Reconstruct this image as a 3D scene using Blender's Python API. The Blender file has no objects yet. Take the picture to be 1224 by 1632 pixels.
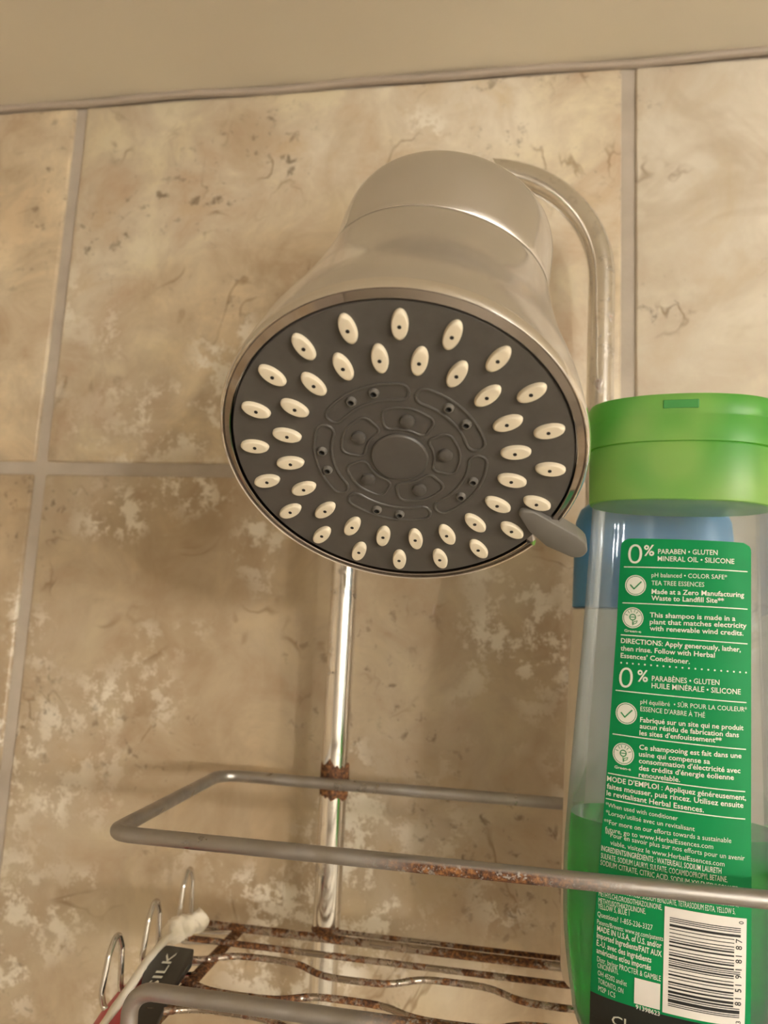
import bpy, bmesh, math, random
from mathutils import Vector, Matrix
PI = math.pi
scn = bpy.context.scene
COL = scn.collection

# ------------------------------------------------------------------ camera
cam_data = bpy.data.cameras.new('camera')
cam = bpy.data.objects.new('camera', cam_data)
COL.objects.link(cam)
RIGHT = Vector((0.98497, 0.16585, 0.04823)); UP = Vector((-0.02256, -0.15328, 0.98792)); FWD = Vector((-0.17124, 0.97417, 0.14724))
m = Matrix((RIGHT, UP, -FWD)).transposed().to_4x4()
m.translation = Vector((0, -0.37778, 0))
cam.matrix_world = m
cam_data.sensor_fit = 'HORIZONTAL'
cam_data.sensor_width = 36.0
cam_data.lens = 36.0 * 1226.0 / 1224.0
cam_data.clip_start = 0.01
cam_data.clip_end = 20
cam_data.dof.use_dof = True
cam_data.dof.focus_distance = 0.228
cam_data.dof.aperture_fstop = 19
scn.camera = cam

# ------------------------------------------------------------------ world, exposure
w = bpy.data.worlds.new('world'); scn.world = w
w.use_nodes = True
w.node_tree.nodes['Background'].inputs[0].default_value = (0.9, 0.75, 0.55, 1)
w.node_tree.nodes['Background'].inputs[1].default_value = 0.2
scn.view_settings.view_transform = 'Standard'
scn.view_settings.look = 'None'
scn.view_settings.gamma = 1
scn.view_settings.use_curve_mapping = False
scn.view_settings.exposure = 1.4
BULB = 150.0            # strength of each vanity globe
BULB_COL = (1.0, 0.945, 0.865)
FILL_LAMP = 1.3         # strength of an added, unseen ceiling lamp giving soft fill
# room
X0, X1, Y0, Z0, ZC = -0.80, 2.30, -1.90, -2.10, 0.2997
BULBS = [(0.98, -1.60, 0.125), (1.40, -1.60, 0.125), (1.82, -1.60, 0.125)]

# ------------------------------------------------------------------ node helpers
def mat(name):
    mt = bpy.data.materials.new(name); mt.use_nodes = True
    nt = mt.node_tree; return mt, nt, nt.nodes['Principled BSDF']
def setp(b, **k):
    names = dict(col='Base Color', rough='Roughness', metal='Metallic', spec='Specular IOR Level', trans='Transmission Weight',
                 ior='IOR', coat='Coat Weight', crough='Coat Roughness', sss='Subsurface Weight', alpha='Alpha', ecol='Emission Color', estr='Emission Strength')
    for a, v in k.items():
        if isinstance(v, tuple) and len(v) == 3: v = (*v, 1)
        b.inputs[names[a]].default_value = v
def noise(nt, vec, scale, detail=5, rough=.6, dist=0.0):
    n = nt.nodes.new('ShaderNodeTexNoise'); n.inputs['Scale'].default_value = scale
    n.inputs['Detail'].default_value = detail; n.inputs['Roughness'].default_value = rough; n.inputs['Distortion'].default_value = dist
    nt.links.new(vec, n.inputs['Vector']); return n.outputs['Fac']
def ramp(nt, fac, stops):
    r = nt.nodes.new('ShaderNodeValToRGB'); e = r.color_ramp.elements
    while len(e) < len(stops): e.new(.5)
    for el, (p, c) in zip(e, stops):
        el.position = p
        el.color = (*c, 1) if isinstance(c, tuple) else (c, c, c, 1)
    nt.links.new(fac, r.inputs[0]); return r.outputs[0]
def mix(nt, fac, a, b, mode='MIX'):
    n = nt.nodes.new('ShaderNodeMix'); n.data_type = 'RGBA'; n.blend_type = mode
    for s, v in ((n.inputs[0], fac), (n.inputs[6], a), (n.inputs[7], b)):
        if isinstance(v, bpy.types.NodeSocket): nt.links.new(v, s)
        elif isinstance(v, tuple): s.default_value = (*v, 1)
        else: s.default_value = v
    return n.outputs[2]
def mth(nt, op, a, b=0.0):
    n = nt.nodes.new('ShaderNodeMath'); n.operation = op
    for s, v in ((n.inputs[0], a), (n.inputs[1], b)):
        if isinstance(v, bpy.types.NodeSocket): nt.links.new(v, s)
        else: s.default_value = v
    return n.outputs[0]
def bump(nt, b, h, strength, dist):
    n = nt.nodes.new('ShaderNodeBump'); n.inputs['Strength'].default_value = strength; n.inputs['Distance'].default_value = dist
    nt.links.new(h, n.inputs['Height']); nt.links.new(n.outputs[0], b.inputs['Normal'])
def objvec(nt, rnd=0.0, scale=None):
    tc = nt.nodes.new('ShaderNodeTexCoord'); v = tc.outputs['Object']
    if scale:
        mp = nt.nodes.new('ShaderNodeMapping'); mp.inputs['Scale'].default_value = scale
        nt.links.new(v, mp.inputs[0]); v = mp.outputs[0]
    if rnd:
        oi = nt.nodes.new('ShaderNodeObjectInfo'); ad = nt.nodes.new('ShaderNodeVectorMath'); ad.operation = 'ADD'
        ml = nt.nodes.new('ShaderNodeVectorMath'); ml.operation = 'SCALE'; ml.inputs[0].default_value = (1.0, .7, .4)
        nt.links.new(mth(nt, 'MULTIPLY', oi.outputs['Random'], rnd), ml.inputs['Scale'])
        nt.links.new(v, ad.inputs[0]); nt.links.new(ml.outputs[0], ad.inputs[1]); v = ad.outputs[0]
    return v
def plain(name, col, rough=.5, **k):
    mt, nt, b = mat(name); setp(b, col=col, rough=rough, **k)
    v = objvec(nt); f = noise(nt, v, 60, 3)
    r = ramp(nt, f, [(.3, tuple(c * .94 for c in col)), (.7, tuple(min(1, c * 1.05) for c in col))])
    nt.links.new(r, b.inputs['Base Color']); return mt

# ------------------------------------------------------------------ materials
def tile_material(name, brown, flake):
    mt, nt, b = mat(name); v = objvec(nt, 31.0)
    big = noise(nt, v, 5.5, 5, .55, .4)
    base = ramp(nt, big, [(.34, (.42, .315, .19)), (.45, (.52, .415, .27)), (.55, (.60, .505, .36)), (.68, (.70, .62, .49))])
    med = noise(nt, v, 26, 7, .68, .5)
    base = mix(nt, .55, base, ramp(nt, med, [(.36, (.30, .25, .19)), (.5, (.5, .5, .5)), (.63, (.78, .74, .68))]), 'OVERLAY')
    if brown > 0: base = mix(nt, brown, base, (.36, .255, .145))
    if brown < 0: base = mix(nt, -brown, base, (.70, .64, .54))
    # brown drifting clouds
    cl = noise(nt, v, 13, 4, .6, 1.2)
    base = mix(nt, ramp(nt, cl, [(.58, 0.0), (.72, .45)]), base, (.40, .285, .16))
    # short curved brown veins: where a warped noise crosses its mean, only in patches
    vn = noise(nt, v, 17, 3, .5, 1.5)
    ridge = mth(nt, 'ABSOLUTE', mth(nt, 'SUBTRACT', vn, .5))
    vm = mth(nt, 'MULTIPLY', ramp(nt, ridge, [(.0, 1.0), (.022, 0.0)]), ramp(nt, noise(nt, v, 24, 2), [(.52, 0.0), (.64, .8)]))
    base = mix(nt, vm, base, (.27, .17, .075))
    # pale flaky patches
    pm = mth(nt, 'MULTIPLY', ramp(nt, noise(nt, v, 70, 6, .75, .15), [(.50, 0.0), (.56, 1.0)]), ramp(nt, noise(nt, v, 9, 3), [(flake, 0.0), (flake + .10, .9)]))
    base = mix(nt, pm, base, (.78, .72, .60))
    # dark pits in clusters
    pit = mth(nt, 'MULTIPLY', ramp(nt, noise(nt, v, 150, 4, .65, .4), [(.58, 0.0), (.66, 1.0)]), ramp(nt, noise(nt, v, 12, 3), [(.50, 0.0), (.60, .8)]))
    base = mix(nt, pit, base, (.20, .14, .08))
    hs = nt.nodes.new('ShaderNodeHueSaturation'); hs.inputs['Saturation'].default_value = .88; hs.inputs['Value'].default_value = .97; nt.links.new(base, hs.inputs['Color']); base = hs.outputs[0]
    nt.links.new(base, b.inputs['Base Color'])
    nt.links.new(ramp(nt, med, [(.3, .30), (.7, .48)]), b.inputs['Roughness'])
    h = mth(nt, 'SUBTRACT', mth(nt, 'MULTIPLY', med, .5), mth(nt, 'ADD', pit, vm))
    bump(nt, b, h, .35, .0012)
    return mt
M = {}
M['tile'] = tile_material('travertine_tile', .14, .56); M['tile_pale'] = tile_material('pale_travertine_tile', -.45, .58); M['tile_brown'] = tile_material('brown_travertine_tile', .52, .485)  # brown one: natural tone, also carrying shade under the shower head
mt, nt, b = mat('grout'); v = objvec(nt)
nt.links.new(ramp(nt, noise(nt, v, 22, 5), [(.3, (.36, .31, .255)), (.7, (.48, .425, .36))]), b.inputs['Base Color']); setp(b, rough=.7)
bump(nt, b, noise(nt, v, 500, 3), .3, .0004); M['grout'] = mt
mt, nt, b = mat('ceiling_paint'); v = objvec(nt)
nt.links.new(ramp(nt, noise(nt, v, 4, 3), [(.3, (.77, .71, .59)), (.7, (.81, .75, .63))]), b.inputs['Base Color']); setp(b, rough=.5)
bump(nt, b, noise(nt, v, 260, 4), .25, .0004); M['ceiling'] = mt
M['paint'] = plain('wall_paint', (.73, .70, .64), .6)
M['floor'] = plain('floor_vinyl', (.50, .46, .40), .45)
M['caulk'] = plain('caulk', (.38, .32, .26), .5)
M['white'] = plain('white_enamel', (.8, .77, .7), .3)

def chrome(name, col=(.80, .78, .76), rough=.07, rust=None, scale=260, soil=0.0, streak=False):
    mt, nt, b = mat(name); setp(b, col=col, metal=1.0, rough=rough); v = objvec(nt)
    c = mix(nt, 0.0, col, col)
    rr = ramp(nt, noise(nt, v, 90, 4), [(.35, rough * .8), (.7, rough * 1.8)])
    met = None
    if soil:
        sm = ramp(nt, noise(nt, v, 140, 5, .6, .4), [(.56, 0.0), (.7, soil)])
        c = mix(nt, sm, c, (.30, .25, .19))
        rr = mix(nt, sm, rr, (.5, .5, .5))
    if rust is not None:
        f = noise(nt, v, scale, 6, .65, .5)
        f2 = noise(nt, v, scale * .14, 3)
        f = mth(nt, 'ADD', mth(nt, 'MULTIPLY', f, .45), mth(nt, 'MULTIPLY', f2, .55))
        rm = ramp(nt, f, [(rust, 0.0), (rust + .05, 1.0)])
        if streak:      # a rusted run along the underside of the front rail
            sx = nt.nodes.new('ShaderNodeSeparateXYZ'); nt.links.new(v, sx.inputs[0])
            a = ramp(nt, mth(nt, 'MULTIPLY', mth(nt, 'ADD', sx.outputs[0], .06), 6.0), [(.22, 0.0), (.33, 1.0), (.52, 1.0), (.72, 0.0)])
            bz = ramp(nt, mth(nt, 'MULTIPLY', mth(nt, 'SUBTRACT', .0642, sx.outputs[2]), 200.0), [(.0, 0.0), (.22, 1.0)])
            by = ramp(nt, mth(nt, 'MULTIPLY', sx.outputs[1], -8.0), [(.7, 0.0), (.8, 1.0)])
            nn = ramp(nt, noise(nt, v, 420, 5, .7), [(.38, 0.0), (.46, 1.0)])
            rm = mth(nt, 'MAXIMUM', rm, mth(nt, 'MULTIPLY', mth(nt, 'MULTIPLY', a, bz), mth(nt, 'MULTIPLY', by, nn)))
        rc = ramp(nt, noise(nt, v, 700, 3), [(.32, (.030, .014, .008)), (.5, (.13, .050, .018)), (.68, (.34, .155, .05))])
        c = mix(nt, rm, c, rc)
        rr = mix(nt, rm, rr, (.75, .75, .75))
        nt.links.new(mth(nt, 'SUBTRACT', 1.0, rm), b.inputs['Metallic'])
        bump(nt, b, mth(nt, 'MULTIPLY', rm, noise(nt, v, 900, 3)), .45, .0004)
    nt.links.new(c, b.inputs['Base Color']); nt.links.new(rr, b.inputs['Roughness'])
    return mt
M['chrome'] = chrome('polished_chrome', rough=.045)
M['ring'] = chrome('dark_reflection_chrome', (.36, .32, .29), rough=.08)  # darkened base colour paints in the dark reflections of the inner band
M['chrome_body'] = chrome('satin_chrome', (.76, .755, .77), rough=.13)
M['tube'] = chrome('worn_chrome_tube', (.80, .78, .75), rough=.10, rust=.60, scale=150, soil=.6)
M['wire'] = chrome('dull_chrome_wire', (.40, .385, .37), rough=.34, rust=.70, scale=200, streak=True)
M['rusty'] = chrome('rusty_wire', (.40, .34, .28), rough=.22, rust=.47, scale=330)
M['flat'] = chrome('rusted_flat_bar', (.40, .30, .2), rough=.35, rust=.42, scale=300)
M['hook'] = chrome('hook_wire', (.66, .63, .60), rough=.08, rust=.75)
M['rust'] = chrome('rust_crust', (.3, .2, .12), rough=.6, rust=.20, scale=400)
mt, nt, b = mat('grey_plate'); v = objvec(nt)
nt.links.new(ramp(nt, noise(nt, v, 300, 3), [(.3, (.076, .069, .062)), (.7, (.086, .079, .071))]), b.inputs['Base Color']); setp(b, rough=.36, spec=.5); M['grey'] = mt
M['lever'] = plain('grey_lever', (.155, .145, .13), .42)
M['nozzle'] = plain('cream_rubber', (.76, .68, .53), .5)
M['hole'] = plain('dark_hole', (.012, .010, .008), .6)
M['black'] = plain('black_gap', (.012, .012, .012), .6)

def thin(name, tint, edge, gloss=.05):
    """clear thin-walled plastic: tinted see-through, more tint where the wall is seen edge-on, Fresnel gloss"""
    mt = bpy.data.materials.new(name); mt.use_nodes = True; nt = mt.node_tree; nt.nodes.clear()
    out = nt.nodes.new('ShaderNodeOutputMaterial'); tr = nt.nodes.new('ShaderNodeBsdfTransparent'); gl = nt.nodes.new('ShaderNodeBsdfGlossy')
    df = nt.nodes.new('ShaderNodeBsdfTranslucent'); df.inputs[0].default_value = (.60, .70, .82, 1)
    d2 = nt.nodes.new('ShaderNodeBsdfDiffuse'); d2.inputs[0].default_value = (.50, .60, .72, 1)
    gl.inputs['Roughness'].default_value = gloss
    lw = nt.nodes.new('ShaderNodeLayerWeight'); lw.inputs['Blend'].default_value = .35
    nt.links.new(ramp(nt, lw.outputs['Facing'], [(.75, tint), (1.0, edge)]), tr.inputs[0])
    mh = nt.nodes.new('ShaderNodeMixShader'); mh.inputs[0].default_value = .5
    nt.links.new(df.outputs[0], mh.inputs[1]); nt.links.new(d2.outputs[0], mh.inputs[2])
    m0 = nt.nodes.new('ShaderNodeMixShader'); m0.inputs[0].default_value = .20
    nt.links.new(tr.outputs[0], m0.inputs[1]); nt.links.new(mh.outputs[0], m0.inputs[2])
    fr = nt.nodes.new('ShaderNodeFresnel'); fr.inputs[0].default_value = 1.45
    m1 = nt.nodes.new('ShaderNodeMixShader'); nt.links.new(mth(nt, 'MULTIPLY', fr.outputs[0], .55), m1.inputs[0])
    nt.links.new(m0.outputs[0], m1.inputs[1]); nt.links.new(gl.outputs[0], m1.inputs[2])
    nt.links.new(m1.outputs[0], out.inputs[0]); return mt
M['clear'] = thin('clear_plastic', (.90, .945, .98), (.74, .80, .88))
def liquid(name, c1, c2):
    mt = bpy.data.materials.new(name); mt.use_nodes = True; nt = mt.node_tree; nt.nodes.clear()
    out = nt.nodes.new('ShaderNodeOutputMaterial'); g = nt.nodes.new('ShaderNodeBsdfRefraction')
    g.inputs['IOR'].default_value = 1.30; g.inputs['Roughness'].default_value = .03; g.inputs['Color'].default_value = (*c1, 1)
    tr = nt.nodes.new('ShaderNodeBsdfTransparent'); tr.inputs[0].default_value = (*c2, 1)
    tl = nt.nodes.new('ShaderNodeBsdfTranslucent'); tl.inputs[0].default_value = (.04, .85, .13, 1)
    gl = nt.nodes.new('ShaderNodeBsdfGlossy'); gl.inputs['Roughness'].default_value = .03
    a = nt.nodes.new('ShaderNodeMixShader'); a.inputs[0].default_value = .45
    nt.links.new(g.outputs[0], a.inputs[1]); nt.links.new(tr.outputs[0], a.inputs[2])
    c = nt.nodes.new('ShaderNodeMixShader'); c.inputs[0].default_value = .48
    nt.links.new(a.outputs[0], c.inputs[1]); nt.links.new(tl.outputs[0], c.inputs[2])
    fr = nt.nodes.new('ShaderNodeFresnel'); fr.inputs[0].default_value = 1.33
    d = nt.nodes.new('ShaderNodeMixShader'); nt.links.new(fr.outputs[0], d.inputs[0])
    nt.links.new(c.outputs[0], d.inputs[1]); nt.links.new(gl.outputs[0], d.inputs[2])
    nt.links.new(d.outputs[0], out.inputs[0]); return mt
M['liquid'] = liquid('green_shampoo', (.11, .92, .22), (.16, .90, .26))
def cap_plastic(name, col, tcol):
    mt = bpy.data.materials.new(name); mt.use_nodes = True; nt = mt.node_tree; b = nt.nodes['Principled BSDF']
    setp(b, col=col, rough=.35, spec=.5)
    tl = nt.nodes.new('ShaderNodeBsdfTranslucent'); tl.inputs[0].default_value = (*tcol, 1)
    out = nt.nodes['Material Output']; v = objvec(nt)
    c = ramp(nt, noise(nt, v, 34, 1), [(.40, (.13, .48, .09)), (.60, (.38, .66, .18))])
    nt.links.new(c, b.inputs['Base Color'])
    ms = nt.nodes.new('ShaderNodeMixShader'); ms.inputs[0].default_value = .45
    nt.links.new(b.outputs[0], ms.inputs[1]); nt.links.new(tl.outputs[0], ms.inputs[2]); nt.links.new(ms.outputs[0], out.inputs[0]); return mt
M['cap'] = cap_plastic('green_cap_plastic', (.22, .56, .10), (.35, .75, .12))
M['capdark'] = plain('dark_green_notch', (.05, .27, .06), .5)
M['capmid'] = plain('mid_green_label', (.03, .34, .09), .5)
M['label'] = plain('green_label', (.004, .25, .075), .5, spec=.15)
M['labelblack'] = plain('black_label_band', (.010, .014, .012), .4)
M['ink'] = plain('white_ink', (.78, .80, .72), .5)
M['panel'] = plain('white_panel', (.80, .77, .72), .5)
M['blackink'] = plain('black_ink', (.02, .02, .02), .5)
M['greenink'] = plain('green_ink', (.006, .25, .08), .5)
M['blue'] = plain('blue_cap', (.06, .23, .43), .4)
M['milk'] = plain('white_bottle', (.74, .66, .54), .4)
M['pink'] = plain('pink_plastic', (.60, .075, .10), .35, sss=0.0)
M['cream'] = plain('cream_strip', (.90, .83, .70), .65)
M['sleeve'] = plain('black_sleeve', (.010, .010, .010), .4)
mt, nt, b = mat('globe_glow'); setp(b, col=(1, .95, .85), rough=.3, ecol=BULB_COL, estr=BULB); M['glow'] = mt
mt, nt, b = mat('fill_glow'); setp(b, col=(1, .95, .85), rough=.3, ecol=(1, .90, .78), estr=FILL_LAMP); M['fillglow'] = mt

# ------------------------------------------------------------------ object helpers
def link(name, me, mats, parent=None, loc=None):
    o = bpy.data.objects.new(name, me); COL.objects.link(o)
    for mm in (mats if isinstance(mats, (list, tuple)) else [mats]):
        if mm.name not in [x.name for x in me.materials if x]: me.materials.append(mm)
    if parent: o.parent = parent
    if loc: o.location = loc
    return o
def tomesh(name, bm, smooth=True, angle=40):
    bmesh.ops.recalc_face_normals(bm, faces=bm.faces)
    me = bpy.data.meshes.new(name); bm.to_mesh(me); bm.free()
    if smooth:
        me.polygons.foreach_set('use_smooth', [True] * len(me.polygons))
        try: me.set_sharp_from_angle(angle=math.radians(angle))
        except Exception: pass
    return me
def thing(name, label, cat, loc=(0, 0, 0), group=None):
    o = bpy.data.objects.new(name, None); COL.objects.link(o); o.location = loc; o.empty_display_size = .02
    o['label'] = label; o['category'] = cat
    if group: o['group'] = group
    return o
def part(name, bm, m_, parent, smooth=True, angle=40, label=None):
    """bm in world coordinates, stored relative to the parent's location"""
    off = Vector((0, 0, 0)); p = parent
    while p: off += p.location; p = p.parent
    bmesh.ops.translate(bm, verts=bm.verts, vec=-off)
    o = link(name, tomesh(name, bm, smooth, angle), m_, parent)
    if label: o['label'] = label
    return o
def struct(name, bm, m_, parent=None, smooth=False):
    o = link(name, tomesh(name, bm, smooth), m_, parent)
    o['kind'] = 'structure'; return o
def box(bm, a, b_, bev=0.0, seg=2):
    a = Vector(a); b_ = Vector(b_); c = (a + b_) / 2; s = b_ - a
    r = bmesh.ops.create_cube(bm, size=1)
    bmesh.ops.scale(bm, verts=r['verts'], vec=s); bmesh.ops.translate(bm, verts=r['verts'], vec=c)
    if bev:
        es = list({e for v_ in r['verts'] for e in v_.link_edges})
        bmesh.ops.bevel(bm, geom=es, offset=bev, segments=seg, affect='EDGES', profile=.5)
def fillet(pts, r, n=6, closed=False):
    pts = [Vector(p) for p in pts]; out = []; N = len(pts)
    for i, p in enumerate(pts):
        if not closed and i in (0, N - 1): out.append(p); continue
        a = pts[i - 1]; c = pts[(i + 1) % N]; rr = r[i] if isinstance(r, (list, tuple)) else r
        u = (a - p); v = (c - p); lu, lv = u.length, v.length; u.normalize(); v.normalize()
        ang = u.angle(v)
        if ang > 3.1 or rr <= 0: out.append(p); continue
        t = min(rr / math.tan(ang / 2), lu * .49, lv * .49); rad = t * math.tan(ang / 2)
        ctr = p + (u + v).normalized() * (rad / math.sin(ang / 2)); A_ = p + u * t - ctr; B_ = p + v * t - ctr
        tot = A_.angle(B_); ax = A_.cross(B_).normalized()
        for k in range(n + 1):
            out.append(ctr + Matrix.Rotation(tot * k / n, 3, ax) @ A_)
    return out
def tube(bm, pts, r, seg=12, closed=False, flat=None):
    """flat=(a,b,up): elliptic section"""
    pts = [Vector(p) for p in pts]; N = len(pts); T_ = []
    for i in range(N):
        if closed: d = pts[(i + 1) % N] - pts[i - 1]
        else: d = pts[min(i + 1, N - 1)] - pts[max(i - 1, 0)]
        T_.append(d.normalized())
    nrm = T_[0].orthogonal().normalized()
    if flat: nrm = (Vector(flat[2]) - T_[0] * Vector(flat[2]).dot(T_[0])).normalized()
    rings = []
    nrms = [nrm]
    for i in range(1, N):
        q = T_[i - 1].rotation_difference(T_[i]); nrms.append((q @ nrms[-1]).normalized())
    twist = 0.0
    if closed:
        q = T_[-1].rotation_difference(T_[0]); e = (q @ nrms[-1]).normalized()
        twist = e.angle(nrms[0]) * (1 if e.cross(nrms[0]).dot(T_[0]) > 0 else -1)
    for i in range(N):
        n1 = Matrix.Rotation(twist * i / N, 3, T_[i]) @ nrms[i] if closed else nrms[i]
        n2 = T_[i].cross(n1)
        rr = r[i] if isinstance(r, (list, tuple)) else r
        ra, rb = (flat[0], flat[1]) if flat else (rr, rr)
        rings.append([bm.verts.new(pts[i] + n1 * (rb * math.sin(2 * PI * k / seg)) + n2 * (ra * math.cos(2 * PI * k / seg))) for k in range(seg)])
    for i in range(N if closed else N - 1):
        a, b_ = rings[i], rings[(i + 1) % N]
        for k in range(seg): bm.faces.new((a[k], a[(k + 1) % seg], b_[(k + 1) % seg], b_[k]))
    if not closed:
        bm.faces.new(list(reversed(rings[0]))); bm.faces.new(rings[-1])
def stitch(bm, rings, cap0=True, cap1=True, closed=True):
    vs = [[bm.verts.new(p) for p in r] for r in rings]
    n = len(vs[0])
    for a, b_ in zip(vs[:-1], vs[1:]):
        for k in range(n if closed else n - 1): bm.faces.new((a[k], a[(k + 1) % n], b_[(k + 1) % n], b_[k]))
    if cap0: bm.faces.new(list(reversed(vs[0])))
    if cap1: bm.faces.new(vs[-1])
    return vs

# ================================================================== THE ROOM
T = 0.312; XL = -0.260; ZH = 0.0774; G = 0.0035     # tile pitch, a vertical joint, a horizontal joint, half a joint
bm = bmesh.new(); box(bm, (X0 - .1, .0016, Z0), (X1 + .1, .10, ZC + .08)); wall_back = struct('wall_back', bm, M['grout'])
bm = bmesh.new(); box(bm, (X0 - .1, Y0, Z0), (X0 - .0016, .0016, ZC + .08)); wall_left = struct('wall_left', bm, M['grout'])
bm = bmesh.new(); box(bm, (X1, Y0, Z0), (X1 + .1, .0016, ZC + .08)); struct('wall_right', bm, M['paint'])
bm = bmesh.new(); box(bm, (X0 - .1, Y0 - .1, Z0), (X1 + .1, Y0, ZC + .08)); struct('wall_front', bm, M['paint'])
bm = bmesh.new(); box(bm, (X0 - .1, Y0 - .1, Z0 - .1), (X1 + .1, .1, Z0)); struct('floor', bm, M['floor'])
bm = bmesh.new(); box(bm, (X0 - .1, Y0 - .1, ZC), (X1 + .1, .0014, ZC + .1)); struct('ceiling', bm, M['ceiling'])
bm = bmesh.new()
tube(bm, [(x, -.0003 + .0006 * math.sin(x * 37), ZC - .0020 + .0006 * math.sin(x * 61 + 1)) for x in [X0 + i * .02 for i in range(int((X1 - X0) / .02) + 1)]], .0022, 8)
struct('trim_1', bm, M['caulk'], None, True)

def tile_mesh(w_, h_):
    bm = bmesh.new(); box(bm, (-w_ / 2, 0, -h_ / 2), (w_ / 2, .006, h_ / 2), .0014, 2); return tomesh('tile', bm, True, 60)
full = tile_mesh(T - 2 * G, T - 2 * G); topm = tile_mesh(T - 2 * G, ZC - .0045 - (ZH + G))
random.seed(4)
rows = [((ZH + G + ZC - .0045) / 2, topm)] + [(ZH - T / 2 - k * T, full) for k in range(4)]
for i in range(-2, 7):
    xc = XL + (i + .5) * T
    if xc - T / 2 < X0 - .05: continue
    for zc, me in rows:
        o = link('tile', me.copy(), M['tile_pale'] if i > 0 and zc > 0 else M['tile'] if zc > 0 else M['tile_brown'], wall_back, (xc, random.uniform(-.0002, .0002), zc))
for i in range(4):
    for zc, me in rows:
        o = link('tile', me.copy(), M['tile'], wall_left, (X0, -(i + .5) * T, zc)); o.rotation_euler = (0, 0, PI / 2)

# ================================================================== LAMPS OUTSIDE THE FRAME (vanity bar and an added ceiling fill)
vf = thing('vanity_light', 'three-globe bathroom light bar on the wall behind the camera', 'lamp', (1.40, Y0, .125))
bm = bmesh.new(); box(bm, (.86, Y0, .085), (1.94, Y0 + .03, .165), .004); part('back_plate', bm, M['chrome'], vf)
for bx, by, bz in BULBS:
    bm = bmesh.new(); tube(bm, [(bx, Y0 + .03, bz), (bx, by - .035, bz)], .016, 16); part('lamp_holder', bm, M['chrome'], vf)
    bm = bmesh.new(); bmesh.ops.create_uvsphere(bm, u_segments=24, v_segments=14, radius=.040, matrix=Matrix.Translation((bx, by, bz))); part('globe', bm, M['glow'], vf)
cl = thing('added_fill_lamp', 'added unseen fill lamp, round and flush on the ceiling behind the camera', 'lamp', (.55, -1.0, ZC))
bm = bmesh.new(); tube(bm, [(.55, -1.0, ZC), (.55, -1.0, ZC - .015)], .15, 40); part('fill_lamp_base', bm, M['white'], cl)
bm = bmesh.new()
stitch(bm, [[Vector((.55 + r * math.cos(2 * PI * k / 40), -1.0 + r * math.sin(2 * PI * k / 40), z)) for k in range(40)] for r, z in ((.14, ZC - .015), (.138, ZC - .03), (.12, ZC - .045), (.08, ZC - .055), (.03, ZC - .06))])
part('fill_diffuser', bm, M['fillglow'], cl)

# ================================================================== SHOWER HEAD
HC = Vector((-0.03179, -0.17587, 0.04665)); HN = Vector((0.00415, -0.61755, -0.78652)); HX = Vector((0.99998, 0.00673, 0.0)); HY = Vector((0.00529, -0.78650, 0.61757))
HM = Matrix((HX, HY, HN)).transposed().to_4x4(); HM.translation = HC
def hp(x, y, z): return HM @ Vector((x, y, z))
def pol(r, deg, z=0): return hp(r * math.cos(math.radians(deg)), r * math.sin(math.radians(deg)), z)
SC = Vector((-.0282, -.1357, .1134)); SD = Vector((.141, .214, .967)).normalized()
head = thing('shower_fixture', 'chrome shower head with grey face of cream oval nozzles and grey lever', 'shower head', tuple(HC))
def hring(r, z, n=128): return [hp(r * math.cos(2 * PI * k / n), r * math.sin(2 * PI * k / n), z) for k in range(n)]
# body: lofted from the tilted face up to the level seam
bm = bmesh.new(); rings = [hring(.0470, -.0010), hring(.0496, -.0012), hring(.0499, -.0022)]
N = 26
cA = HC - HN * .0030; cB = SC; tA = -HN * .085; tB = SD * .085
e2 = SD.cross(HX).normalized() * -1
for i in range(N + 1):
    t = i / N; h00 = 2*t**3 - 3*t*t + 1; h10 = t**3 - 2*t*t + t; h01 = -2*t**3 + 3*t*t; h11 = t**3 - t*t
    c = cA * h00 + tA * h10 + cB * h01 + tB * h11
    ax = (-HN).lerp(SD, t).normalized()
    ex = (HX - ax * HX.dot(ax)).normalized(); ey = ex.cross(-ax).normalized()
    if ey.dot(HY) < 0: ey = -ey
    r = .0499 + (.0370 - .0499) * (t ** 1.6)
    rings.append([c + ex * (r * math.cos(2 * PI * k / 128)) + ey * (r * math.sin(2 * PI * k / 128)) for k in range(128)])
last = rings[-1]
rings.append([SC + (p - SC) * .99 + SD * .0004 for p in last]); rings.append([SC + (p - SC) * .955 + SD * .0004 for p in last]); rings.append([SC + (p - SC) * .955 - SD * .003 for p in last])
stitch(bm, rings); part('body', bm, M['chrome_body'], head, True, 50)
# seam ring and upper cap
exc = (HX - SD * HX.dot(SD)).normalized(); eyc = SD.cross(exc)
def cring(r, h, n=96): return [SC + SD * h + exc * (r * math.cos(2 * PI * k / n)) + eyc * (r * math.sin(2 * PI * k / n)) for k in range(n)]
bm = bmesh.new(); stitch(bm, [cring(.0352, -.002), cring(.0352, .0014)]); part('seam_ring', bm, M['black'], head, label='dark seam line around the chrome body')
bm = bmesh.new()
H_, R_ = .0325, .0363
prof = [(.0345, .0009), (R_ - .0003, .0009), (R_, .0013)] + [(R_ * (1 - (s) ** 4) ** .25, .0013 + s * (H_ - .0013)) for s in [math.sin(PI / 2 * k / 22) for k in range(1, 22)]]
stitch(bm, [cring(r, h) for r, h in prof]); part('top_cap', bm, M['chrome_body'], head, True, 50)
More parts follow.
